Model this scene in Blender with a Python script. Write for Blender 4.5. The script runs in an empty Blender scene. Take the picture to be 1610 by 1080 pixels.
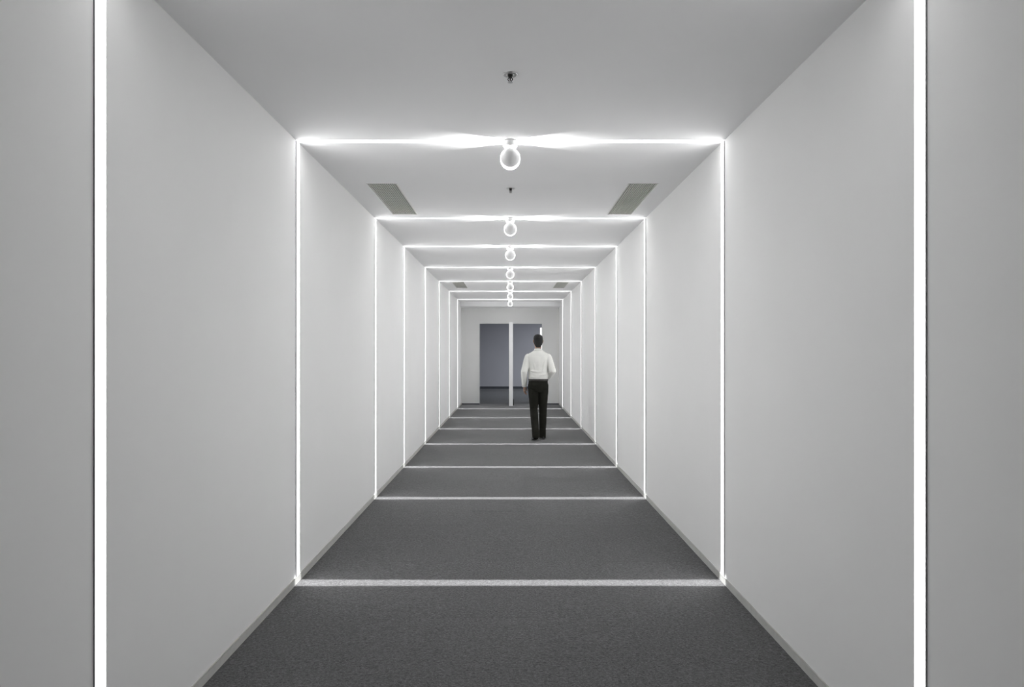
import bpy, bmesh, math, random
from mathutils import Vector, Matrix

random.seed(7)
scene = bpy.context.scene
COL = scene.collection

# ------------------------------------------------------------------ camera
CAM_Z = 1.4645
cam_data = bpy.data.cameras.new('camera')
cam_data.sensor_width = 36.0
cam_data.lens = 24.0
cam_data.shift_x = 2.8 / 1610
cam_data.shift_y = 12.6 / 1610
cam_data.clip_start = 0.02
cam = bpy.data.objects.new('camera', cam_data)
cam.location = (0, 0, CAM_Z)
cam.rotation_euler = (math.pi / 2, 0, 0)
COL.objects.link(cam)
scene.camera = cam

# ------------------------------------------------------------------ world and exposure
world = bpy.data.worlds.new('world')
world.use_nodes = True
world.node_tree.nodes['Background'].inputs[0].default_value = (0, 0, 0, 1)
world.node_tree.nodes['Background'].inputs[1].default_value = 0.0
scene.world = world
scene.view_settings.view_transform = 'Standard'
scene.view_settings.look = 'None'
scene.view_settings.gamma = 1.0
scene.view_settings.use_curve_mapping = False
scene.view_settings.exposure = 0.0
scene.cycles.max_bounces = 12
scene.cycles.diffuse_bounces = 6
scene.cycles.filter_width = 1.0
scene.cycles.transparent_max_bounces = 12
scene.cycles.use_denoising = True
scene.cycles.caustics_reflective = False
scene.cycles.caustics_refractive = False

STRIP_E = 20.5       # radiance of the LED diffusers straight ahead
BLADE_P = 1020.0      # blade of light thrown on the floor by each globe lamp
LOBE_P = 50.0        # soft lobe leaving the glowing belt of each globe lamp
LENS_E = 3.5
FAR_ROOM_P = 200.0

# ------------------------------------------------------------------ measures (metres)
W = 2.7
HW = W / 2
H = CAM_Z + 0.4934 * W          # ceiling height
YB = 1.5                        # mouth of the corridor
LB, LX = -5.0, 4.5              # lobby added to darken the near walls: rear wall, half width
YF = 18.9                       # far wall plane
FRAMES = [2.24, 4.325, 6.819, 8.651, 10.81, 12.94, 15.09, 17.46]
FAR2 = 26.9                     # back wall of the room beyond


# ------------------------------------------------------------------ materials
def new_mat(name):
    m = bpy.data.materials.new(name)
    m.use_nodes = True
    nt = m.node_tree
    return m, nt, nt.nodes['Principled BSDF']


def paint(name, col, rough=0.6, scale=6.0, amount=0.02, bump=0.02, bump_scale=400.0, metallic=0.0, spec=0.5):
    """plain colour with faint mottling and fine relief"""
    m, nt, p = new_mat(name)
    tc = nt.nodes.new('ShaderNodeTexCoord')
    n1 = nt.nodes.new('ShaderNodeTexNoise')
    n1.inputs['Scale'].default_value = scale
    n1.inputs['Detail'].default_value = 3
    nt.links.new(tc.outputs['Object'], n1.inputs['Vector'])
    r = nt.nodes.new('ShaderNodeMapRange')
    r.inputs[1].default_value = 0.3
    r.inputs[2].default_value = 0.7
    r.inputs[3].default_value = 1 - amount
    r.inputs[4].default_value = 1 + amount
    nt.links.new(n1.outputs['Fac'], r.inputs[0])
    mul = nt.nodes.new('ShaderNodeVectorMath')
    mul.operation = 'SCALE'
    mul.inputs[0].default_value = col
    nt.links.new(r.outputs[0], mul.inputs['Scale'])
    nt.links.new(mul.outputs[0], p.inputs['Base Color'])
    p.inputs['Roughness'].default_value = rough
    p.inputs['Metallic'].default_value = metallic
    p.inputs['Specular IOR Level'].default_value = spec
    if bump:
        n2 = nt.nodes.new('ShaderNodeTexNoise')
        n2.inputs['Scale'].default_value = bump_scale
        nt.links.new(tc.outputs['Object'], n2.inputs['Vector'])
        b = nt.nodes.new('ShaderNodeBump')
        b.inputs['Strength'].default_value = bump
        b.inputs['Distance'].default_value = 0.002
        nt.links.new(n2.outputs['Fac'], b.inputs['Height'])
        nt.links.new(b.outputs['Normal'], p.inputs['Normal'])
    return m


def carpet(name, col, tone=0.06):
    m, nt, p = new_mat(name)
    tc = nt.nodes.new('ShaderNodeTexCoord')
    oi = nt.nodes.new('ShaderNodeObjectInfo')
    # quarter-turned tiles: each tile looks the pattern up at its own offset
    add = nt.nodes.new('ShaderNodeVectorMath')
    add.operation = 'MULTIPLY_ADD'
    comb = nt.nodes.new('ShaderNodeCombineXYZ')
    for i in range(3):
        nt.links.new(oi.outputs['Random'], comb.inputs[i])
    nt.links.new(comb.outputs[0], add.inputs[0])
    add.inputs[1].default_value = (37, 91, 53)
    nt.links.new(tc.outputs['Object'], add.inputs[2])
    vor = nt.nodes.new('ShaderNodeTexVoronoi')
    vor.inputs['Scale'].default_value = 150
    nt.links.new(add.outputs[0], vor.inputs['Vector'])
    n = nt.nodes.new('ShaderNodeTexNoise')
    n.inputs['Scale'].default_value = 75
    n.inputs['Detail'].default_value = 6
    n.inputs['Roughness'].default_value = 0.75
    n.inputs['Distortion'].default_value = 0.6
    nt.links.new(add.outputs[0], n.inputs['Vector'])
    big = nt.nodes.new('ShaderNodeTexNoise')
    big.inputs['Scale'].default_value = 3.0
    nt.links.new(tc.outputs['Object'], big.inputs['Vector'])
    # tone = 1 + noise + tile tone
    r1 = nt.nodes.new('ShaderNodeMapRange')
    r1.inputs[1].default_value = 0.32
    r1.inputs[2].default_value = 0.68
    r1.inputs[3].default_value = 0.02
    r1.inputs[4].default_value = 2.03
    r1.clamp = False
    nt.links.new(n.outputs['Fac'], r1.inputs[0])
    r2 = nt.nodes.new('ShaderNodeMapRange')
    r2.inputs[3].default_value = 1 - tone
    r2.inputs[4].default_value = 1 + tone
    nt.links.new(oi.outputs['Random'], r2.inputs[0])
    r3 = nt.nodes.new('ShaderNodeMapRange')
    r3.inputs[1].default_value = 0.0
    r3.inputs[2].default_value = 0.7
    r3.inputs[3].default_value = 1.15
    r3.inputs[4].default_value = 0.65
    nt.links.new(vor.outputs['Distance'], r3.inputs[0])
    m1 = nt.nodes.new('ShaderNodeMath'); m1.operation = 'MULTIPLY'
    nt.links.new(r1.outputs[0], m1.inputs[0]); nt.links.new(r2.outputs[0], m1.inputs[1])
    m2 = nt.nodes.new('ShaderNodeMath'); m2.operation = 'MULTIPLY'
    nt.links.new(m1.outputs[0], m2.inputs[0]); nt.links.new(r3.outputs[0], m2.inputs[1])
    mul = nt.nodes.new('ShaderNodeVectorMath'); mul.operation = 'SCALE'
    mul.inputs[0].default_value = col
    nt.links.new(m2.outputs[0], mul.inputs['Scale'])
    nt.links.new(mul.outputs[0], p.inputs['Base Color'])
    p.inputs['Roughness'].default_value = 0.95
    p.inputs['Specular IOR Level'].default_value = 0.15
    p.inputs['Sheen Weight'].default_value = 0.25
    p.inputs['Sheen Roughness'].default_value = 0.6
    b = nt.nodes.new('ShaderNodeBump')
    b.inputs['Strength'].default_value = 0.7
    b.inputs['Distance'].default_value = 0.005
    nt.links.new(m1.outputs[0], b.inputs['Height'])
    nt.links.new(b.outputs['Normal'], p.inputs['Normal'])
    return m


def emitter(name, col, strength, clear=False, sampled=True, lens=False):
    m = bpy.data.materials.new(name)
    m.use_nodes = True
    nt = m.node_tree
    nt.nodes.clear()
    out = nt.nodes.new('ShaderNodeOutputMaterial')
    e = nt.nodes.new('ShaderNodeEmission')
    e.inputs[0].default_value = (*col, 1)
    e.inputs[1].default_value = strength
    if lens:    # LED profile with a lens: it shines mostly straight ahead, radiance falls with the cosine
        g = nt.nodes.new('ShaderNodeNewGeometry')
        d = nt.nodes.new('ShaderNodeVectorMath')
        d.operation = 'DOT_PRODUCT'
        nt.links.new(g.outputs['Normal'], d.inputs[0])
        nt.links.new(g.outputs['Incoming'], d.inputs[1])
        k = nt.nodes.new('ShaderNodeMath')
        k.operation = 'MULTIPLY'
        k.operation = 'MULTIPLY_ADD'
        nt.links.new(d.outputs['Value'], k.inputs[0])
        k.inputs[1].default_value = strength * 0.92
        k.inputs[2].default_value = strength * 0.08
        nt.links.new(k.outputs[0], e.inputs[1])
    if clear:   # clear lens: it glows and lets the light source inside shine through
        t = nt.nodes.new('ShaderNodeBsdfTransparent')
        a = nt.nodes.new('ShaderNodeAddShader')
        nt.links.new(e.outputs[0], a.inputs[0])
        nt.links.new(t.outputs[0], a.inputs[1])
        nt.links.new(a.outputs[0], out.inputs[0])
    else:
        nt.links.new(e.outputs[0], out.inputs[0])
    if not sampled:
        m.cycles.emission_sampling = 'NONE'
    return m


M = {
    'wall': paint('wall_paint', (0.89, 0.89, 0.885), 0.55, 2.0, 0.008, 0.015),
    'ceiling': paint('ceiling_paint', (0.88, 0.88, 0.885), 0.7, 2.0, 0.008, 0.015),
    'far_wall': paint('end_wall_paint', (0.80, 0.80, 0.79), 0.6, 2.0, 0.01, 0.015),
    'rear': paint('added_lobby_grey', (0.30, 0.30, 0.30), 0.7, 2.0, 0.01, 0.015),  # grey of the added lobby, dark to cut light near the mouth
    'post': paint('post_paint', (0.86, 0.86, 0.87), 0.4, 3.0, 0.01, 0.0),
    'base': paint('skirting_aluminium', (0.55, 0.55, 0.53), 0.45, 20, 0.05, 0.03),
    'carpet': carpet('grey_carpet', (0.118, 0.118, 0.122)),
    'alu': paint('channel_aluminium', (0.35, 0.35, 0.36), 0.4, 20, 0.04, 0.0),
    'led': emitter('led_diffuser', (1.0, 1.0, 1.0), STRIP_E, lens=True),
    'led_dimmed': emitter('led_diffuser_dimmed', (1.0, 1.0, 1.0), STRIP_E * 0.66, lens=True),
    'led_top': emitter('led_diffuser_ceiling', (1.0, 1.0, 1.0), STRIP_E * 0.58, lens=True),
    'led_top_dimmed': emitter('led_diffuser_ceiling_dimmed', (1.0, 1.0, 1.0), STRIP_E * 0.42, lens=True),
    'lens': emitter('globe_lens', (1.0, 1.0, 0.985), LENS_E, True, False),
        'lamp': paint('lamp_enamel', (0.90, 0.90, 0.90), 0.45, 10, 0.01, 0.0),
    'slat': paint('grille_metal', (0.66, 0.66, 0.62), 0.45, 30, 0.04, 0.0),
    'rim': paint('grille_rim_metal', (0.86, 0.86, 0.85), 0.45, 30, 0.02, 0.0),
    'duct': paint('duct_black', (0.03, 0.03, 0.03), 0.8, 10, 0.1, 0.0),
    'chrome': paint('sprinkler_chrome', (0.62, 0.62, 0.62), 0.3, 40, 0.05, 0.0, metallic=0.8),
    'dark': paint('dark_metal', (0.02, 0.02, 0.02), 0.5, 30, 0.1, 0.0),
    'bulb': paint('sprinkler_bulb_dark', (0.04, 0.03, 0.03), 0.2, 30, 0.1, 0.0),
    'room_wall': paint('far_room_wall_paint', (0.50, 0.50, 0.53), 0.7, 1.0, 0.03, 0.01),
    'room_floor': carpet('far_room_floor', (0.032, 0.036, 0.040), 0.0),
    'room_base': paint('far_room_skirting', (0.06, 0.065, 0.075), 0.6, 10, 0.05, 0.0),
    'shirt': paint('white_shirt_cotton', (0.72, 0.72, 0.69), 0.85, 8, 0.05, 0.25, 60),
    'trousers': paint('black_trouser_wool', (0.012, 0.012, 0.009), 0.9, 8, 0.2, 0.25, 60, spec=0.2),
    'hair': paint('black_hair', (0.004, 0.004, 0.004), 0.75, 60, 0.4, 0.6, 120),
    'skin': paint('skin', (0.40, 0.24, 0.17), 0.55, 20, 0.06, 0.1, 200),
    'shoe': paint('dark_shoe_leather', (0.03, 0.03, 0.032), 0.45, 20, 0.15, 0.1),
    'sole': paint('grey_shoe_sole', (0.14, 0.14, 0.145), 0.8, 30, 0.1, 0.1),
    'belt': paint('black_belt_leather', (0.02, 0.018, 0.015), 0.4, 30, 0.1, 0.1),
    'eye': paint('eye_white', (0.75, 0.75, 0.73), 0.2, 10, 0.01, 0.0),
    'iris': paint('eye_iris', (0.03, 0.02, 0.015), 0.2, 10, 0.05, 0.0),
}


# ------------------------------------------------------------------ helpers
def link(name, me, mat, parent=None, loc=None, smooth=False):
    o = bpy.data.objects.new(name, me)
    if mat and not me.materials:
        me.materials.append(mat)
    if smooth:
        for p in me.polygons:
            p.use_smooth = True
    COL.objects.link(o)
    if parent:
        o.parent = parent
    if loc:
        o.location = loc
    return o


def mesh(name, verts, faces):
    me = bpy.data.meshes.new(name)
    me.from_pydata(verts, [], faces)
    me.validate()
    me.update()
    return me


def bm_mesh(name, bm):
    me = bpy.data.meshes.new(name)
    bmesh.ops.recalc_face_normals(bm, faces=bm.faces)
    bm.to_mesh(me)
    bm.free()
    return me


def add_box(bm, x0, x1, y0, y1, z0, z1, bevel=0.0):
    vs = [bm.verts.new((x, y, z)) for x in (x0, x1) for y in (y0, y1) for z in (z0, z1)]
    fs = [(0, 1, 3, 2), (4, 6, 7, 5), (0, 4, 5, 1), (2, 3, 7, 6), (0, 2, 6, 4), (1, 5, 7, 3)]
    faces = [bm.faces.new([vs[i] for i in f]) for f in fs]
    if bevel:
        es = set(e for f in faces for e in f.edges)
        bmesh.ops.bevel(bm, geom=list(es), offset=bevel, segments=1, affect='EDGES', profile=0.5)


def box(name, x0, x1, y0, y1, z0, z1, mat, parent=None, bevel=0.0):
    bm = bmesh.new()
    add_box(bm, x0, x1, y0, y1, z0, z1, bevel)
    return link(name, bm_mesh(name, bm), mat, parent)


def lathe(name, prof, seg=40, axis='Z', cap=True):
    """surface of revolution of (r, h) points"""
    vs, fs = [], []
    for (r, h) in prof:
        for k in range(seg):
            a = 2 * math.pi * k / seg
            c, s = r * math.cos(a), r * math.sin(a)
            vs.append((c, s, h) if axis == 'Z' else (c, h, s))
    n = len(prof)
    for i in range(n - 1):
        for k in range(seg):
            k2 = (k + 1) % seg
            fs.append((i * seg + k, i * seg + k2, (i + 1) * seg + k2, (i + 1) * seg + k))
    if cap:
        fs.append(tuple(range(seg))[::-1])
        fs.append(tuple((n - 1) * seg + k for k in range(seg)))
    bm = bmesh.new()
    tmp = mesh(name, vs, fs)
    bm.from_mesh(tmp)
    bpy.data.meshes.remove(tmp)
    bmesh.ops.remove_doubles(bm, verts=bm.verts, dist=1e-6)
    return bm_mesh(name, bm)


def empty(name, loc, label, cat, group=None):
    o = bpy.data.objects.new(name, None)
    o.empty_display_size = 0.1
    o.location = loc
    COL.objects.link(o)
    o['label'] = label
    o['category'] = cat
    if group:
        o['group'] = group
    return o


def structure(o, label=None, cat=None):
    o['kind'] = 'structure'
    if label:
        o['label'] = label
    if cat:
        o['category'] = cat
    return o


# ------------------------------------------------------------------ room shell
T = 0.15
structure(box('wall_left', -HW - T, -HW, YB, YF, 0, H, M['wall']), 'smooth white corridor wall on the left side', 'wall')
structure(box('wall_right', HW, HW + T, YB, YF, 0, H, M['wall']), 'smooth white corridor wall on the right side', 'wall')
structure(box('wall_added_rear', -LX - T, LX + T, LB - T, LB, 0, H, M['rear']), 'grey rear wall of the added unseen lobby behind the viewer', 'wall')  # unseen lobby added so less light returns to the near walls
structure(box('wall_added_left', -LX - T, -LX, LB, YB, 0, H, M['rear']), 'grey left wall of the added unseen lobby behind the viewer', 'wall')
structure(box('wall_added_right', LX, LX + T, LB, YB, 0, H, M['rear']), 'grey right wall of the added unseen lobby behind the viewer', 'wall')
structure(box('wall_added_mouth_left', -LX - T, -HW - T, YB, YB + T, 0, H, M['rear']), 'grey wall of the added unseen lobby, left of the corridor mouth', 'wall')
structure(box('wall_added_mouth_right', HW + T, LX + T, YB, YB + T, 0, H, M['rear']), 'grey wall of the added unseen lobby, right of the corridor mouth', 'wall')
structure(box('ceiling_added', -LX - T, LX + T, LB - T, YB, H, H + T, M['rear']), 'grey ceiling of the added unseen lobby behind the viewer', 'ceiling')
structure(box('floor_added', -LX - T, LX + T, LB - T, YB, -0.12, 0.0, M['carpet']), 'dark grey carpet of the added unseen lobby behind the viewer', 'floor')

# grille holes: (x0, x1, y0, y1)
VENTS = [(-0.423 * W, -0.332 * W, 5.404, 6.632), (0.347 * W, 0.436 * W, 5.404, 6.632),
         (-0.417 * W, -0.328 * W, 13.07, 14.31), (0.330 * W, 0.419 * W, 13.07, 14.31)]
xs = sorted({-HW - T, HW + T, *[v[0] for v in VENTS], *[v[1] for v in VENTS]})
ys = sorted({YB, YF, *[v[2] for v in VENTS], *[v[3] for v in VENTS]})
cv, cf = [], []
for x in xs:
    for y in ys:
        cv.append((x, y, H))
for i in range(len(xs) - 1):
    for j in range(len(ys) - 1):
        cx, cy = (xs[i] + xs[i + 1]) / 2, (ys[j] + ys[j + 1]) / 2
        if any(v[0] < cx < v[1] and v[2] < cy < v[3] for v in VENTS):
            continue
        a = i * len(ys) + j
        b = (i + 1) * len(ys) + j
        cf.append((a, a + 1, b + 1, b))
structure(link('ceiling', mesh('ceiling', cv, cf), M['ceiling']), 'smooth white corridor ceiling crossed by glowing lines', 'ceiling')

# floor: slab with separate carpet tiles in front, plain carpet farther away
TS = 0.5
TX = [-HW + TS * k for k in range(6)] + [HW]
TY0, TROWS = 2.766, 15
TY1 = TY0 + TROWS * TS
floor = box('floor', -HW, HW, YB, YF + T, -0.12, -0.008, M['carpet'])
structure(floor, 'dark grey carpet floor laid in square tiles', 'floor')
box('carpet_runner', -HW, HW, TY1, YF + T, -0.008, 0.0, M['carpet'], floor)
box('carpet_runner', -HW, HW, YB, TY0, -0.008, 0.0, M['carpet'], floor)
G = 0.0002


def tile_mesh(w):
    bm = bmesh.new()
    add_box(bm, -w / 2 + G, w / 2 - G, -TS / 2 + G, TS / 2 - G, -0.008, 0.0, 0.0005)
    return bm_mesh('carpet_tile', bm)


tile_full, tile_cut = tile_mesh(TS), tile_mesh(TX[6] - TX[5])
for j in range(TROWS):
    for i in range(6):
        o = link('carpet_tile', tile_full if i < 5 else tile_cut, M['carpet'], floor,
                 ((TX[i] + TX[i + 1]) / 2, TY0 + (j + 0.5) * TS, random.uniform(-0.0006, 0.0004)))
        if i < 5:
            o.rotation_euler.z = math.pi / 2 * ((i + j) % 2 + 2 * random.randint(0, 1))

# skirting
BH = 0.046


def skirting(name, side, label):
    x = side * HW
    pr = [(x, 0.0), (x - side * 0.005, 0.0), (x - side * 0.005, BH - 0.006), (x - side * 0.0025, BH - 0.006),
          (x - side * 0.0025, BH - 0.003), (x - side * 0.006, BH - 0.003), (x - side * 0.006, BH), (x, BH)]
    n = len(pr)
    vs = [(px, YB, pz) for px, pz in pr] + [(px, YF, pz) for px, pz in pr]
    fs = [(k, (k + 1) % n, (k + 1) % n + n, k + n) for k in range(n)]
    bm = bmesh.new()
    tmp = mesh(name, vs, fs)
    bm.from_mesh(tmp)
    structure(link(name, bm_mesh(name, bm), M['base']), label, 'baseboard')


skirting('baseboard_left', -1, 'thin grey metal skirting along the left wall')
skirting('baseboard_right', 1, 'thin grey metal skirting along the right wall')

# far wall with two openings, post between, bulkhead above
OX0, OX1, OTOP = -0.849, 0.882, 2.2375
bm = bmesh.new()
add_box(bm, -HW - T, OX0, YF, YF + T, 0, H + 0.2)
add_box(bm, OX1, HW + T, YF, YF + T, 0, H + 0.2)
add_box(bm, OX0, OX1, YF, YF + T, OTOP, H + 0.2)
structure(link('wall_far', bm_mesh('wall_far', bm), M['far_wall']), 'pale grey end wall with a wide doorway', 'wall')
structure(box('trim_1', -0.032, 0.073, 18.32, YF + T, 0, OTOP + 0.02, M['post'], bevel=0.004),
          'slim white post dividing the doorway at the far end', 'post')
structure(box('trim_2', -HW, HW, 18.25, YF, H - 0.123, H, M['ceiling'], bevel=0.002),
          'shallow white ceiling bulkhead above the end wall', 'bulkhead')
for nm, a, b in (('baseboard_far_left', -HW, OX0), ('baseboard_far_right', OX1, HW)):
    structure(box(nm, a + 0.007, b, YF - 0.008, YF, 0, 0.03, M['room_base']),
              'low dark skirting on the end wall, ' + ('left' if a < 0 else 'right') + ' of the doorway', 'baseboard')

# room beyond
RX0, RX1, RH = -4.0, 4.0, 3.2
structure(box('floor_beyond', RX0, RX1, YF + T, FAR2, -0.12, 0.0, M['room_floor']), 'dark bluish floor of the room beyond the doorway', 'floor')
structure(box('wall_beyond_back', RX0, RX1, FAR2, FAR2 + T, 0, RH, M['room_wall']), 'dim bluish grey wall of the room beyond the doorway', 'wall')
structure(box('wall_beyond_left', RX0 - T, RX0, YF + T, FAR2, 0, RH, M['room_wall']), 'left wall of the dim room beyond', 'wall')
structure(box('wall_beyond_right', RX1, RX1 + T, YF + T, FAR2, 0, RH, M['room_wall']), 'right wall of the dim room beyond', 'wall')
bm = bmesh.new()
add_box(bm, RX0, -HW - T, YF, YF + T, 0, RH)
add_box(bm, HW + T, RX1, YF, YF + T, 0, RH)
add_box(bm, -HW - T, HW + T, YF + 0.001, YF + T, H + 0.2, RH)
structure(link('wall_beyond_front', bm_mesh('wall_beyond_front', bm), M['room_wall']), 'doorway side wall of the dim room beyond', 'wall')
structure(box('ceiling_beyond', RX0, RX1, YF, FAR2, RH, RH + T, M['room_wall']), 'ceiling of the dim room beyond', 'ceiling')
structure(box('baseboard_beyond', RX0, RX1, FAR2 - 0.015, FAR2, 0, 0.09, M['room_base']), 'dark skirting under the far room wall', 'baseboard')
la = bpy.data.lights.new('far_room_fill', 'AREA')  # fill light without a fixture, added to brighten the room beyond
la.shape = 'RECTANGLE'
la.size, la.size_y = 1.2, 0.3
la.energy = FAR_ROOM_P
la.color = (0.90, 0.94, 1.0)
lo = bpy.data.objects.new('far_room_fill', la)
lo.location = (2.4, 23.0, RH - 0.05)
COL.objects.link(lo)

# ------------------------------------------------------------------ glowing line frames
SW, SP = 0.0605, 0.006
ord_words = ['first', 'second', 'third', 'fourth', 'fifth', 'sixth', 'seventh', 'eighth']
FRAME_LABELS = [
    'nearest glowing LED line frame, two thick uprights at the photo edges',
    'tallest complete glowing LED line frame, in front of the nearer pair of grilles',
    'glowing LED line frame just behind the nearer pair of ceiling grilles',
    'glowing LED line frame, fourth from the viewer, meeting the third globe lamp',
    'glowing LED line frame just nearer than the walking person',
    'glowing LED line frame just beyond the walking person, before the small far grilles',
    'glowing LED line frame just behind the small far pair of grilles',
    'smallest glowing LED line frame, last before the doorway wall',
]


def strip_box(bm, lo, hi):
    add_box(bm, lo[0], hi[0], lo[1], hi[1], lo[2], hi[2])


def light_frame(y, label, led, led_top):
    root = empty('light_frame', (0, y, 0), label, 'light strip', 'glowing line frames around the corridor')
    e = SW / 2
    c = e + 0.001
    # uprights
    for s in (-1, 1):
        x0, x1 = sorted((s * HW, s * (HW - SP)))
        ch = box('channel', x0, x1, -c, c, BH, H - SP, M['alu'], root)
        x = s * (HW - SP - 0.0004)
        me = mesh('diffuser', [(x, -e, BH), (x, e, BH), (x, e, H - SP), (x, -e, H - SP)],
                  [(0, 1, 2, 3) if s > 0 else (3, 2, 1, 0)])
        link('diffuser', me, led, ch)
    ch = box('channel', -HW, HW, -c, c, H - 0.0008, H, M['alu'], root)
    z = H - 0.0012
    me = mesh('diffuser', [(-HW, -e, z), (HW, -e, z), (HW, e, z), (-HW, e, z)], [(0, 3, 2, 1)])
    link('diffuser', me, led_top, ch)
    return root


for y, lb in zip(FRAMES, FRAME_LABELS):
    light_frame(y, lb, M['led_dimmed' if y < 3 else 'led'], M['led_top_dimmed' if y < 3 else 'led_top'])   # the frame by the corridor mouth is dimmed

# ------------------------------------------------------------------ globe lamps
R = 0.0595           # globe radius
BD = 0.030           # half depth of the glowing belt
ZC = -0.113          # globe centre below the ceiling


def arc(n, a0, a1):
    return [a0 + (a1 - a0) * k / (n - 1) for k in range(n)]


cup_prof = [(0.0, 0.0), (0.046, 0.0), (0.0465, -0.003), (0.0465, -0.022)]
cup_prof += [(0.0185 + 0.028 * math.cos(a), -0.022 - 0.023 * math.sin(a)) for a in arc(8, 0.15, math.pi / 2)]
cup_prof += [(0.0, -0.045)]
cup_me = lathe('cup', cup_prof, 40, 'Z', False)
neck_me = lathe('neck', [(0.0, -0.040), (0.017, -0.040), (0.015, -0.047), (0.015, ZC + R + 0.004), (0.02, ZC + R - 0.002), (0.0, ZC + R - 0.002)], 24, 'Z', False)
half = [(0.0, -BD - 0.004)] + [(R, -BD)] + [(R * math.cos(a), -BD - R * math.sin(a)) for a in arc(14, 0.06, math.pi / 2)]
front_me = lathe('shell', half, 48, 'Y', False)
back_me = lathe('shell', [(r, -h) for r, h in half], 48, 'Y', False)
belt_me = lathe('lens_belt', [(R - 0.001, -BD), (R + 0.0035, -BD + 0.004), (R + 0.0045, 0), (R + 0.0035, BD - 0.004), (R - 0.001, BD)], 48, 'Y', False)
for me in (cup_me, neck_me, front_me, back_me, belt_me):
    for p in me.polygons:
        p.use_smooth = True


def light_profile(name, kind, energy, boost, fn):
    """lamp with a photometric distribution given over the emission direction"""
    l = bpy.data.lights.new(name, kind)
    l.energy = energy / boost
    l.shadow_soft_size = 0.002
    l.use_nodes = True
    nt = l.node_tree
    em = nt.nodes['Emission']
    g = nt.nodes.new('ShaderNodeNewGeometry')
    sx = nt.nodes.new('ShaderNodeSeparateXYZ')
    nt.links.new(g.outputs['Incoming'], sx.inputs[0])
    ab = nt.nodes.new('ShaderNodeMath')
    ab.operation = 'ABSOLUTE'
    nt.links.new(sx.outputs['Y'], ab.inputs[0])
    out = fn(nt, ab.outputs[0], sx.outputs['Z'])
    mu = nt.nodes.new('ShaderNodeMath')
    mu.operation = 'MULTIPLY'
    nt.links.new(out, mu.inputs[0])
    mu.inputs[1].default_value = boost
    nt.links.new(mu.outputs[0], em.inputs['Strength'])
    return l


def blade_fn(nt, s, z):
    r = nt.nodes.new('ShaderNodeMapRange')
    r.interpolation_type = 'SMOOTHSTEP'
    r.inputs[1].default_value = 0.0145
    r.inputs[2].default_value = 0.0255
    r.inputs[3].default_value = 1.0
    r.inputs[4].default_value = 0.0
    nt.links.new(s, r.inputs[0])
    return r.outputs[0]


def lobe_fn(nt, s, z):
    d = nt.nodes.new('ShaderNodeMath'); d.operation = 'DIVIDE'
    w = nt.nodes.new('ShaderNodeMath'); w.operation = 'MULTIPLY_ADD'      # wider the steeper it climbs
    nt.links.new(z, w.inputs[0]); w.inputs[1].default_value = 0.65; w.inputs[2].default_value = 0.05
    wm = nt.nodes.new('ShaderNodeMath'); wm.operation = 'MAXIMUM'
    nt.links.new(w.outputs[0], wm.inputs[0]); wm.inputs[1].default_value = 0.02
    nt.links.new(s, d.inputs[0]); nt.links.new(wm.outputs[0], d.inputs[1])
    q = nt.nodes.new('ShaderNodeMath'); q.operation = 'POWER'
    nt.links.new(d.outputs[0], q.inputs[0]); q.inputs[1].default_value = 1.25
    n = nt.nodes.new('ShaderNodeMath'); n.operation = 'MULTIPLY'
    nt.links.new(q.outputs[0], n.inputs[0]); n.inputs[1].default_value = -1.0
    e = nt.nodes.new('ShaderNodeMath'); e.operation = 'EXPONENT'
    nt.links.new(n.outputs[0], e.inputs[0])
    r = nt.nodes.new('ShaderNodeMapRange')       # leaves upwards only, towards the ceiling
    r.interpolation_type = 'SMOOTHSTEP'
    r.inputs[1].default_value = 0.0
    r.inputs[2].default_value = 0.22
    r.inputs[3].default_value = 0.0
    r.inputs[4].default_value = 1.0
    nt.links.new(z, r.inputs[0])
    m = nt.nodes.new('ShaderNodeMath'); m.operation = 'MULTIPLY'
    nt.links.new(e.outputs[0], m.inputs[0]); nt.links.new(r.outputs[0], m.inputs[1])
    return m.outputs[0]


blade = light_profile('blade_light', 'SPOT', BLADE_P, 5.0, blade_fn)
blade.spot_size = 2 * math.atan(1.39 / (H + ZC))
blade.spot_blend = 0.02
lobe = light_profile('lobe_light', 'POINT', LOBE_P, 1.0, lobe_fn)

LAMP_LABELS = [
    'white globe ceiling lamp above the nearest glowing frame, just over the photo top',
    'nearest and largest white globe ceiling lamp in view, with round cup base',
    'second largest white globe ceiling lamp in view, just behind the nearer pair of grilles',
    'third white globe ceiling lamp in the receding row',
    'fourth white globe ceiling lamp in the receding row',
    'fifth white globe ceiling lamp in the row, level with the far grilles',
    'sixth white globe ceiling lamp, second to last in the row',
    'farthest and smallest globe ceiling lamp, last before the end wall',
]


def globe_lamp(y, label):
    root = empty('globe_lamp', (0, y, H), label, 'ceiling lamp', 'row of globe lamps along the ceiling')
    cup = link('cup', cup_me, M['lamp'], root)
    cup.location.z = -0.0014
    link('neck', neck_me, M['lamp'], root)
    for me in (front_me, back_me):
        link('shell', me, M['lamp'], root, (0, 0, ZC))
    link('lens_belt', belt_me, M['lens'], root, (0, 0, ZC))
    for l in (blade, lobe):
        o = bpy.data.objects.new(l.name, l)
        COL.objects.link(o)
        o.parent = root
        o.location = (0, 0, ZC)
    return root


for k, (y, lb) in enumerate(zip(FRAMES, LAMP_LABELS)):
    globe_lamp(y - (0.04 if k == 0 else 0.0), lb)

# ------------------------------------------------------------------ ceiling grilles
VENT_LABELS = ['larger slatted ceiling grille near the left wall, behind the first lamp',
               'larger slatted ceiling grille near the right wall, behind the first lamp',
               'small distant ceiling grille near the left wall',
               'small distant ceiling grille near the right wall']
NSL = 14


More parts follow.
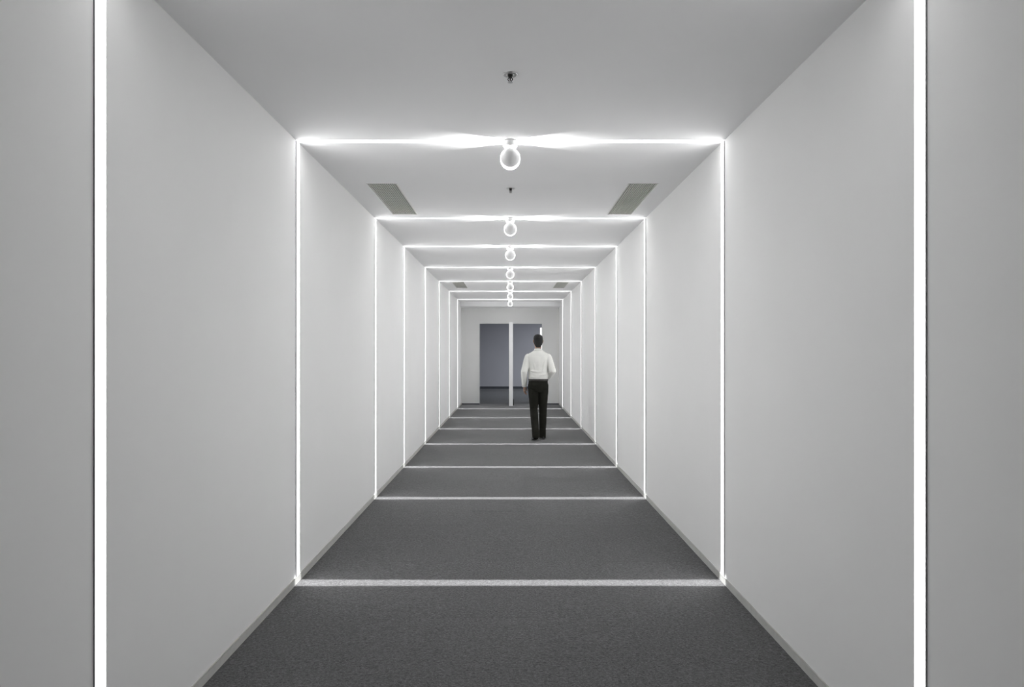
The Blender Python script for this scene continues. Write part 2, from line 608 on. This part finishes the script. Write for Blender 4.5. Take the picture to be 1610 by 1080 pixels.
def grille(v, label):
    x0, x1, y0, y1 = v
    w, d = x1 - x0, y1 - y0
    root = empty('ceiling_grille', ((x0 + x1) / 2, (y0 + y1) / 2, H), label, 'air vent', 'slatted grilles in the ceiling')
    bm = bmesh.new()
    a, b, t = w / 2, d / 2, 0.007
    add_box(bm, -a, -a + t, -b, b, -0.003, 0.02)
    add_box(bm, a - t, a, -b, b, -0.003, 0.02)
    add_box(bm, -a + t, a - t, -b, -b + t, -0.003, 0.02)
    add_box(bm, -a + t, a - t, b - t, b, -0.003, 0.02)
    link('frame', bm_mesh('frame', bm), M['rim'], root)
    bm = bmesh.new()
    add_box(bm, -a, a, -b, b, 0.02, 0.16)
    bm.faces.ensure_lookup_table()
    low = min(bm.faces, key=lambda f: f.calc_center_median().z)
    bmesh.ops.delete(bm, geom=[low], context='FACES_ONLY')
    link('duct', bm_mesh('duct', bm), M['duct'], root)
    pitch = (w - 2 * t) / NSL
    bm = bmesh.new()
    add_box(bm, -0.0034, 0.0034, -b + t, b - t, 0.0, 0.014, 0.0004)
    sm = bm_mesh('slat', bm)
    for k in range(NSL):
        link('slat', sm, M['slat'], root, (-a + t + (k + 0.5) * pitch, 0, 0.0))
    return root


for v, lb in zip(VENTS, VENT_LABELS):
    grille(v, lb)

# ------------------------------------------------------------------ sprinklers
esc_me = lathe('escutcheon', [(0.036, 0.0), (0.0355, -0.003), (0.030, -0.0045), (0.014, -0.0035), (0.011, 0.0)], 32, 'Z', False)
recess_me = lathe('recess_cup', [(0.0, -0.001), (0.0125, -0.001), (0.0125, -0.0045), (0.0, -0.0045)], 24, 'Z', False)
body_me = lathe('body', [(0.0, -0.003), (0.010, -0.003), (0.011, -0.010), (0.0085, -0.012), (0.0085, -0.017), (0.0, -0.017)], 16, 'Z', False)
defl_me = lathe('deflector', [(0.0, -0.036), (0.006, -0.036), (0.012, -0.0375), (0.0125, -0.039), (0.006, -0.0385), (0.0, -0.040)], 20, 'Z', False)
bulb_me = lathe('bulb', [(0.0, -0.016), (0.0022, -0.017), (0.003, -0.024), (0.0022, -0.031), (0.0, -0.032)], 12, 'Z', False)


def sprinkler(x, y, label):
    root = empty('sprinkler', (x, y, H), label, 'sprinkler', 'ceiling sprinklers')
    link('escutcheon', esc_me, M['chrome'], root, smooth=True)
    link('recess_cup', recess_me, M['dark'], root)
    link('body', body_me, M['dark'], root)
    for s in (-1, 1):
        bm = bmesh.new()
        pts = [(s * 0.0075, -0.016), (s * 0.0115, -0.024), (s * 0.004, -0.035)]
        for (xa, za), (xb, zb) in zip(pts, pts[1:]):
            ra = [bm.verts.new((xa + dx, dy, za)) for dx, dy in ((-.0018, -.0018), (.0018, -.0018), (.0018, .0018), (-.0018, .0018))]
            rb = [bm.verts.new((xb + dx, dy, zb)) for dx, dy in ((-.0018, -.0018), (.0018, -.0018), (.0018, .0018), (-.0018, .0018))]
            for k in range(4):
                bm.faces.new((ra[k], ra[(k + 1) % 4], rb[(k + 1) % 4], rb[k]))
            bm.faces.new(ra[::-1]); bm.faces.new(rb)
        link('arm', bm_mesh('arm', bm), M['dark'], root)
    link('bulb', bulb_me, M['bulb'], root)
    link('deflector', defl_me, M['chrome'], root)


sprinkler(0.0, 3.283, 'nearer small chrome ceiling sprinkler with dark head, in front of the lamps')
sprinkler(0.003, 5.573, 'farther tiny ceiling sprinkler between the first and second globe lamps')

# ------------------------------------------------------------------ things at the far doorway
ds = empty('door_stop', (0.092, 18.62, 0), 'small dark door stop on the floor beside the white post', 'door stop')
link('base_plate', lathe('base_plate', [(0.0, 0.0), (0.018, 0.0), (0.018, 0.012), (0.0, 0.014)], 16, 'Z', False), M['dark'], ds)
link('post', lathe('post', [(0.0, 0.01), (0.016, 0.012), (0.014, 0.10), (0.010, 0.165), (0.0, 0.17)], 16, 'Z', False), M['dark'], ds)

LY = 20.5
fl = empty('light_column', ((851.3 - 802.2) * LY / 1073.33, LY, 0),
           'tall thin glowing white light column in the far room, at the right doorway edge', 'light column')
link('foot', lathe('foot', [(0.0, 0.0), (0.11, 0.0), (0.11, 0.015), (0.03, 0.022), (0.0, 0.022)], 24, 'Z', False), M['dark'], fl)
box('stem', -0.045, 0.045, 0.0, 0.03, 0.02, 2.185, M['alu'], fl)
box('diffuser', -0.042, 0.042, -0.02, 0.0, 0.06, 2.18, emitter('column_diffuser', (0.97, 0.97, 1.0), 3.0, False, False), fl, 0.004)

# ------------------------------------------------------------------ person
PX, PY = 0.463, 11.30


def loft(bm, rings, seg=20):
    """rings: (x, y, z, rx, ry) horizontal ellipses; closed ends"""
    prev = None
    for (x, y, z, rx, ry) in rings:
        cur = [bm.verts.new((x + rx * math.cos(2 * math.pi * k / seg), y + ry * math.sin(2 * math.pi * k / seg), z)) for k in range(seg)]
        if prev:
            for k in range(seg):
                bm.faces.new((prev[k], prev[(k + 1) % seg], cur[(k + 1) % seg], cur[k]))
        else:
            bm.faces.new(cur[::-1])
        prev = cur
    bm.faces.new(prev)


def limb(bm, pts, seg=14, flat=1.0, cap=True):
    """tapered tube through (x, y, z, r) with rounded ends; flat squashes it along the side axis"""
    P = [Vector(p[:3]) for p in pts]
    Rr = [p[3] for p in pts]
    if cap:
        d0 = (P[0] - P[1]).normalized(); d1 = (P[-1] - P[-2]).normalized()
        P = [P[0] + d0 * Rr[0] * 0.9, P[0] + d0 * Rr[0] * 0.6] + P + [P[-1] + d1 * Rr[-1] * 0.6, P[-1] + d1 * Rr[-1] * 0.9]
        Rr = [Rr[0] * 0.35, Rr[0] * 0.8] + Rr + [Rr[-1] * 0.8, Rr[-1] * 0.35]
    prev = None
    u = None
    for i, p in enumerate(P):
        t = (P[min(i + 1, len(P) - 1)] - P[max(i - 1, 0)]).normalized()
        if u is None:
            u = t.cross(Vector((0, 1, 0)))
            if u.length < 0.1:
                u = t.cross(Vector((1, 0, 0)))
        u = (u - t * u.dot(t)).normalized()
        v = t.cross(u)
        cur = [bm.verts.new(p + u * (Rr[i] * flat * math.cos(2 * math.pi * k / seg)) + v * (Rr[i] * math.sin(2 * math.pi * k / seg))) for k in range(seg)]
        if prev:
            for k in range(seg):
                bm.faces.new((prev[k], prev[(k + 1) % seg], cur[(k + 1) % seg], cur[k]))
        else:
            bm.faces.new(cur[::-1])
        prev = cur
    bm.faces.new(prev)


def fuse(name, bm, voxel, mat, parent, smooth_it=4):
    """one continuous skin over the shapes in bm"""
    me = bm_mesh(name, bm)
    o = bpy.data.objects.new(name, me)
    COL.objects.link(o)
    md = o.modifiers.new('fuse', 'REMESH')
    md.mode = 'VOXEL'
    md.voxel_size = voxel
    s = o.modifiers.new('soften', 'SMOOTH')
    s.factor = 0.5
    s.iterations = smooth_it
    dg = bpy.context.evaluated_depsgraph_get()
    res = bpy.data.meshes.new_from_object(o.evaluated_get(dg))
    bpy.data.objects.remove(o)
    bpy.data.meshes.remove(me)
    res.name = name
    res.materials.clear()
    return link(name, res, mat, parent, smooth=True)


person = empty('person', (PX, PY, 0), 'person in white shirt and black trousers walking away down the corridor', 'person')

# joints (x right, y forward = away from the camera)
SHL, ELL, WRL = (-0.165, 0.0, 1.372), (-0.232, -0.055, 1.135), (-0.228, 0.035, 0.895)
SHR, ELR, WRR = (0.165, 0.0, 1.372), (0.240, -0.075, 1.135), (0.165, 0.150, 1.030)
HPL, KNL, ANL = (-0.082, 0.0, 0.93), (-0.072, 0.030, 0.50), (-0.050, -0.175, 0.125)
HPR, KNR, ANR = (0.082, 0.0, 0.93), (0.082, 0.065, 0.49), (0.072, 0.055, 0.085)


def V(a, r):
    return (*a, r)


def mid(a, b, t, r, d=(0, 0, 0)):
    return (a[0] + (b[0] - a[0]) * t + d[0], a[1] + (b[1] - a[1]) * t + d[1], a[2] + (b[2] - a[2]) * t + d[2], r)


def hand(bm, wrist, axis, palm_n, thumb_dir, curl):
    """palm and five separate bent fingers"""
    wv, ax, pn, td = Vector(wrist), Vector(axis).normalized(), Vector(palm_n).normalized(), Vector(thumb_dir).normalized()
    for k in range(4):      # palm as four side-by-side metacarpals
        o = td * (0.028 - 0.0187 * k)
        a = wv + ax * 0.005 + o * 0.55
        b = wv + ax * (0.088 - 0.004 * abs(k - 1)) + o
        limb(bm, [(*a, 0.0125), (*((a + b) / 2), 0.0125), (*b, 0.0105)], 10)
        L = (0.070, 0.080, 0.074, 0.058)[k]
        p0 = b
        d = (ax + pn * curl * 0.5).normalized()
        p1 = p0 + d * L * 0.45
        d = (ax + pn * curl * 1.3).normalized()
        p2 = p1 + d * L * 0.32
        d = (ax * 0.6 + pn * curl * 1.9).normalized()
        p3 = p2 + d * L * 0.25
        limb(bm, [(*p0, 0.0095), (*p1, 0.0088), (*p2, 0.0078), (*p3, 0.0065)], 10)
    a = wv + ax * 0.02 + td * 0.018
    b = a + (ax * 0.7 + td * 0.75 + pn * 0.3).normalized() * 0.040
    c = b + (ax * 0.95 + td * 0.3 + pn * 0.35).normalized() * 0.032
    e = c + (ax * 0.98 + pn * 0.35).normalized() * 0.024
    limb(bm, [(*a, 0.014), (*b, 0.0115), (*c, 0.0095), (*e, 0.0075)], 10)


# the body: one continuous figure under the clothes
bm = bmesh.new()
loft(bm, [(0, 0, 0.86, 0.10, 0.075), (0, 0, 0.93, 0.142, 0.095), (0, 0, 1.02, 0.132, 0.088), (0, 0.005, 1.10, 0.126, 0.085),
          (0, 0.005, 1.24, 0.145, 0.095), (0, 0, 1.34, 0.160, 0.095), (0, 0, 1.40, 0.145, 0.075), (0, 0, 1.435, 0.095, 0.06), (0, 0.005, 1.48, 0.058, 0.055)])
limb(bm, [(0, 0.0, 1.45, 0.058), (0, 0.012, 1.52, 0.053), (0, 0.02, 1.58, 0.054)])
# head: rings with skull behind, jaw in front
loft(bm, [(0, 0.065, 1.522, 0.026, 0.028), (0, 0.058, 1.532, 0.044, 0.045), (0, 0.045, 1.552, 0.056, 0.062), (0, 0.030, 1.580, 0.065, 0.080),
          (0, 0.022, 1.615, 0.071, 0.092), (0, 0.018, 1.650, 0.074, 0.097), (0, 0.016, 1.685, 0.072, 0.094), (0, 0.014, 1.712, 0.062, 0.080),
          (0, 0.012, 1.730, 0.044, 0.056), (0, 0.012, 1.739, 0.020, 0.026)])
limb(bm, [(0, 0.112, 1.652, 0.008), (0, 0.122, 1.628, 0.010), (0, 0.126, 1.612, 0.012)], 10)              # nose
limb(bm, [(-0.034, 0.103, 1.662, 0.008), (0, 0.110, 1.665, 0.009), (0.034, 0.103, 1.662, 0.008)], 10)      # brow
limb(bm, [(-0.020, 0.103, 1.578, 0.006), (0, 0.111, 1.579, 0.008), (0.020, 0.103, 1.578, 0.006)], 10)      # lips
limb(bm, [(-0.012, 0.092, 1.540, 0.014), (0.012, 0.092, 1.540, 0.014)], 10)                                # chin
for s in (-1, 1):                                                                                         # ears
    limb(bm, [(s * 0.071, 0.018, 1.605, 0.007), (s * 0.078, 0.010, 1.622, 0.010), (s * 0.081, 0.004, 1.642, 0.011), (s * 0.077, 0.006, 1.655, 0.008)], 10, 0.8)
for sh, el, wr in ((SHL, ELL, WRL), (SHR, ELR, WRR)):
    limb(bm, [V(sh, 0.050), mid(sh, el, 0.5, 0.043), V(el, 0.036), mid(el, wr, 0.35, 0.037), V(wr, 0.026)])
for hp, kn, an in ((HPL, KNL, ANL), (HPR, KNR, ANR)):
    limb(bm, [V(hp, 0.078), mid(hp, kn, 0.45, 0.068), V(kn, 0.048), mid(kn, an, 0.35, 0.050, (0, -0.012, 0)), V(an, 0.034)])
limb(bm, [(*ANL, 0.032), (ANL[0] - 0.005, ANL[1] + 0.06, 0.065, 0.034), (ANL[0] - 0.012, ANL[1] + 0.15, 0.035, 0.028)])
limb(bm, [(*ANR, 0.032), (ANR[0] + 0.008, ANR[1] + 0.07, 0.060, 0.034), (ANR[0] + 0.016, ANR[1] + 0.17, 0.036, 0.028)])
hand(bm, WRL, (0.04, 0.10, -1.0), (0.8, 0.6, 0), (0.35, 0.93, 0.1), 0.55)
hand(bm, WRR, (-0.35, 0.85, 0.10), (-0.7, -0.1, -0.5), (0.0, 0.25, 0.95), 0.6)
body = fuse('body', bm, 0.0045, M['skin'], person, 3)
for s in (-1, 1):
    me = lathe('eye', [(0.0, -0.011)] + [(0.011 * math.cos(a), 0.011 * math.sin(a)) for a in arc(9, -1.4, 1.4)] + [(0.0, 0.011)], 14, 'Y', False)
    e = link('eye', me, M['eye'], person, (s * 0.031, 0.097, 1.645), True)
    me = lathe('iris', [(0.0, 0.0095), (0.005, 0.0095), (0.004, 0.0112), (0.0, 0.0114)], 12, 'Y', False)
    link('iris', me, M['iris'], e)

# hair: short cap over crown, sides and nape
bm = bmesh.new()
loft(bm, [(0, -0.040, 1.535, 0.036, 0.026), (0, -0.034, 1.555, 0.050, 0.042), (0, -0.026, 1.585, 0.066, 0.056), (0, -0.012, 1.620, 0.077, 0.076), (0, 0.002, 1.655, 0.080, 0.092),
          (0, 0.012, 1.690, 0.079, 0.104), (0, 0.013, 1.720, 0.069, 0.092), (0, 0.012, 1.741, 0.049, 0.064), (0, 0.012, 1.750, 0.022, 0.03)])
fuse('hair', bm, 0.005, M['hair'], person, 3)

# shirt
bm = bmesh.new()
loft(bm, [(0, 0, 0.975, 0.150, 0.105), (0, -0.002, 1.00, 0.158, 0.112), (0, -0.004, 1.04, 0.166, 0.120), (0, -0.002, 1.10, 0.166, 0.116), (0, 0.0, 1.20, 0.172, 0.112), (0, 0, 1.30, 0.184, 0.114),
          (0, 0, 1.37, 0.190, 0.106), (0, 0, 1.41, 0.182, 0.092), (0, 0, 1.437, 0.148, 0.082), (0, 0.002, 1.457, 0.110, 0.074), (0, 0.004, 1.475, 0.082, 0.068), (0, 0.006, 1.49, 0.066, 0.062)])
for sh, el, wr in ((SHL, ELL, WRL), (SHR, ELR, WRR)):
    limb(bm, [V(sh, 0.060), mid(sh, el, 0.3, 0.061), mid(sh, el, 0.65, 0.058), V(el, 0.056), mid(el, wr, 0.25, 0.054), mid(el, wr, 0.6, 0.049), mid(el, wr, 0.85, 0.046), mid(el, wr, 0.97, 0.036)])
# loose fabric folds across the lower back and at the elbows
for z, dx in ((1.035, -0.03), (1.075, 0.03), (1.13, -0.02)):
    limb(bm, [(-0.11 + dx, -0.098, z + 0.018, 0.010), (0 + dx, -0.113, z, 0.013), (0.10 + dx, -0.098, z + 0.012, 0.010)], 8)
for x, z in ((-0.06, 1.34), (0.07, 1.31)):           # soft pull lines down from the shoulder blades
    limb(bm, [(x * 1.5, -0.086, z, 0.012), (x * 1.15, -0.097, z - 0.10, 0.015), (x * 0.9, -0.098, z - 0.2, 0.010)], 8)
shirt = fuse('shirt', bm, 0.007, M['shirt'], person, 12)
bm = bmesh.new()                                     # standing collar, open at the front
seg = 22
rings = []
for (z, r, rr) in ((1.468, 0.072, 0.070), (1.503, 0.059, 0.060), (1.506, 0.062, 0.063), (1.476, 0.076, 0.074)):
    row = []
    for k in range(seg + 1):
        a = math.radians(110) + math.radians(320) * k / seg
        tilt = 0.014 * math.sin(a)
        row.append(bm.verts.new((r * math.cos(a), 0.008 + rr * math.sin(a), z - tilt)))
    rings.append(row)
for i in range(4):
    A, B = rings[i], rings[(i + 1) % 4]
    for k in range(seg):
        bm.faces.new((A[k], A[k + 1], B[k + 1], B[k]))
bm.faces.new([rings[i][0] for i in range(4)]); bm.faces.new([rings[i][seg] for i in range(3, -1, -1)])
link('collar', bm_mesh('collar', bm), M['shirt'], shirt, smooth=True)
for el, wr in ((ELL, WRL), (ELR, WRR)):              # cuffs
    bm = bmesh.new()
    limb(bm, [mid(el, wr, 0.86, 0.041), mid(el, wr, 0.9, 0.042), mid(el, wr, 1.05, 0.039)], 18, cap=False)
    link('cuff', bm_mesh('cuff', bm), M['shirt'], shirt, smooth=True)

# trousers
bm = bmesh.new()
loft(bm, [(0, 0, 0.80, 0.110, 0.090), (0, -0.006, 0.86, 0.158, 0.118), (0, -0.010, 0.91, 0.164, 0.125), (0, -0.004, 0.96, 0.160, 0.115), (0, 0, 1.00, 0.156, 0.110)])
for hp, kn, an in ((HPL, KNL, ANL), (HPR, KNR, ANR)):
    limb(bm, [(hp[0], hp[1], hp[2] - 0.02, 0.090), mid(hp, kn, 0.3, 0.087), mid(hp, kn, 0.7, 0.074), V(kn, 0.066), mid(kn, an, 0.35, 0.064, (0, -0.012, 0)),
              mid(kn, an, 0.75, 0.059), mid(kn, an, 1.02, 0.059), mid(kn, an, 1.10, 0.058)], 18)
trousers = fuse('trousers', bm, 0.008, M['trousers'], person, 5)
bm = bmesh.new()
prof = [(0.162, 0.116, 0.978), (0.166, 0.120, 0.980), (0.166, 0.120, 1.012), (0.160, 0.114, 1.014)]
rows = [[bm.verts.new((a * math.cos(2 * math.pi * k / 40), b * math.sin(2 * math.pi * k / 40), z)) for k in range(40)] for a, b, z in prof]
for i in range(4):
    for k in range(40):
        A, B = rows[i], rows[(i + 1) % 4]
        bm.faces.new((A[k], A[(k + 1) % 40], B[(k + 1) % 40], B[k]))
link('belt', bm_mesh('belt', bm), M['belt'], trousers, smooth=True)


# shoes
def shoe(heel, toe, heel_z, toe_z):
    h, t = Vector((*heel, heel_z)), Vector((*toe, toe_z))
    L = (t - h).length
    fwd = (t - h).normalized()
    side = fwd.cross(Vector((0, 0, 1))).normalized()
    up = side.cross(fwd)
    out = [(0.0, 0.022), (0.06, 0.033), (0.2, 0.037), (0.42, 0.036), (0.62, 0.045), (0.8, 0.044), (0.93, 0.032), (1.0, 0.014)]
    hts = [0.075, 0.085, 0.088, 0.080, 0.062, 0.050, 0.042, 0.030]
    bm = bmesh.new()
    prev = None
    for (u, w), hh in zip(out, hts):
        c = h + fwd * (u * L)
        ring = []
        for k in range(12):
            a = 2 * math.pi * k / 12
            zz = 0.012 + (hh - 0.012) * (0.5 + 0.5 * math.sin(a))
            wf = 1.0 if math.sin(a) < 0.1 else 0.82
            ring.append(bm.verts.new(c + side * (w * wf * math.cos(a)) + up * zz))
        if prev:
            for k in range(12):
                bm.faces.new((prev[k], prev[(k + 1) % 12], ring[(k + 1) % 12], ring[k]))
        else:
            bm.faces.new(ring[::-1])
        prev = ring
    bm.faces.new(prev)
    so = link('shoe', bm_mesh('shoe', bm), M['shoe'], person, smooth=True)
    bm = bmesh.new()
    lo_, hi_ = [], []
    pts = [(u, w + 0.004) for u, w in out] + [(u, -w - 0.004) for u, w in reversed(out)]
    for u, w in pts:
        c = h + fwd * (u * L) + side * w
        lo_.append(bm.verts.new(c)); hi_.append(bm.verts.new(c + up * 0.020))
    n = len(pts)
    for k in range(n):
        bm.faces.new((lo_[k], lo_[(k + 1) % n], hi_[(k + 1) % n], hi_[k]))
    bm.faces.new(lo_[::-1]); bm.faces.new(hi_)
    link('sole', bm_mesh('sole', bm), M['sole'], so)


shoe((ANL[0] - 0.002, ANL[1] - 0.055), (ANL[0] - 0.02, ANL[1] + 0.195), 0.055, 0.0005)
shoe((ANR[0] + 0.0, ANR[1] - 0.055), (ANR[0] + 0.03, ANR[1] + 0.215), 0.0005, 0.0005)
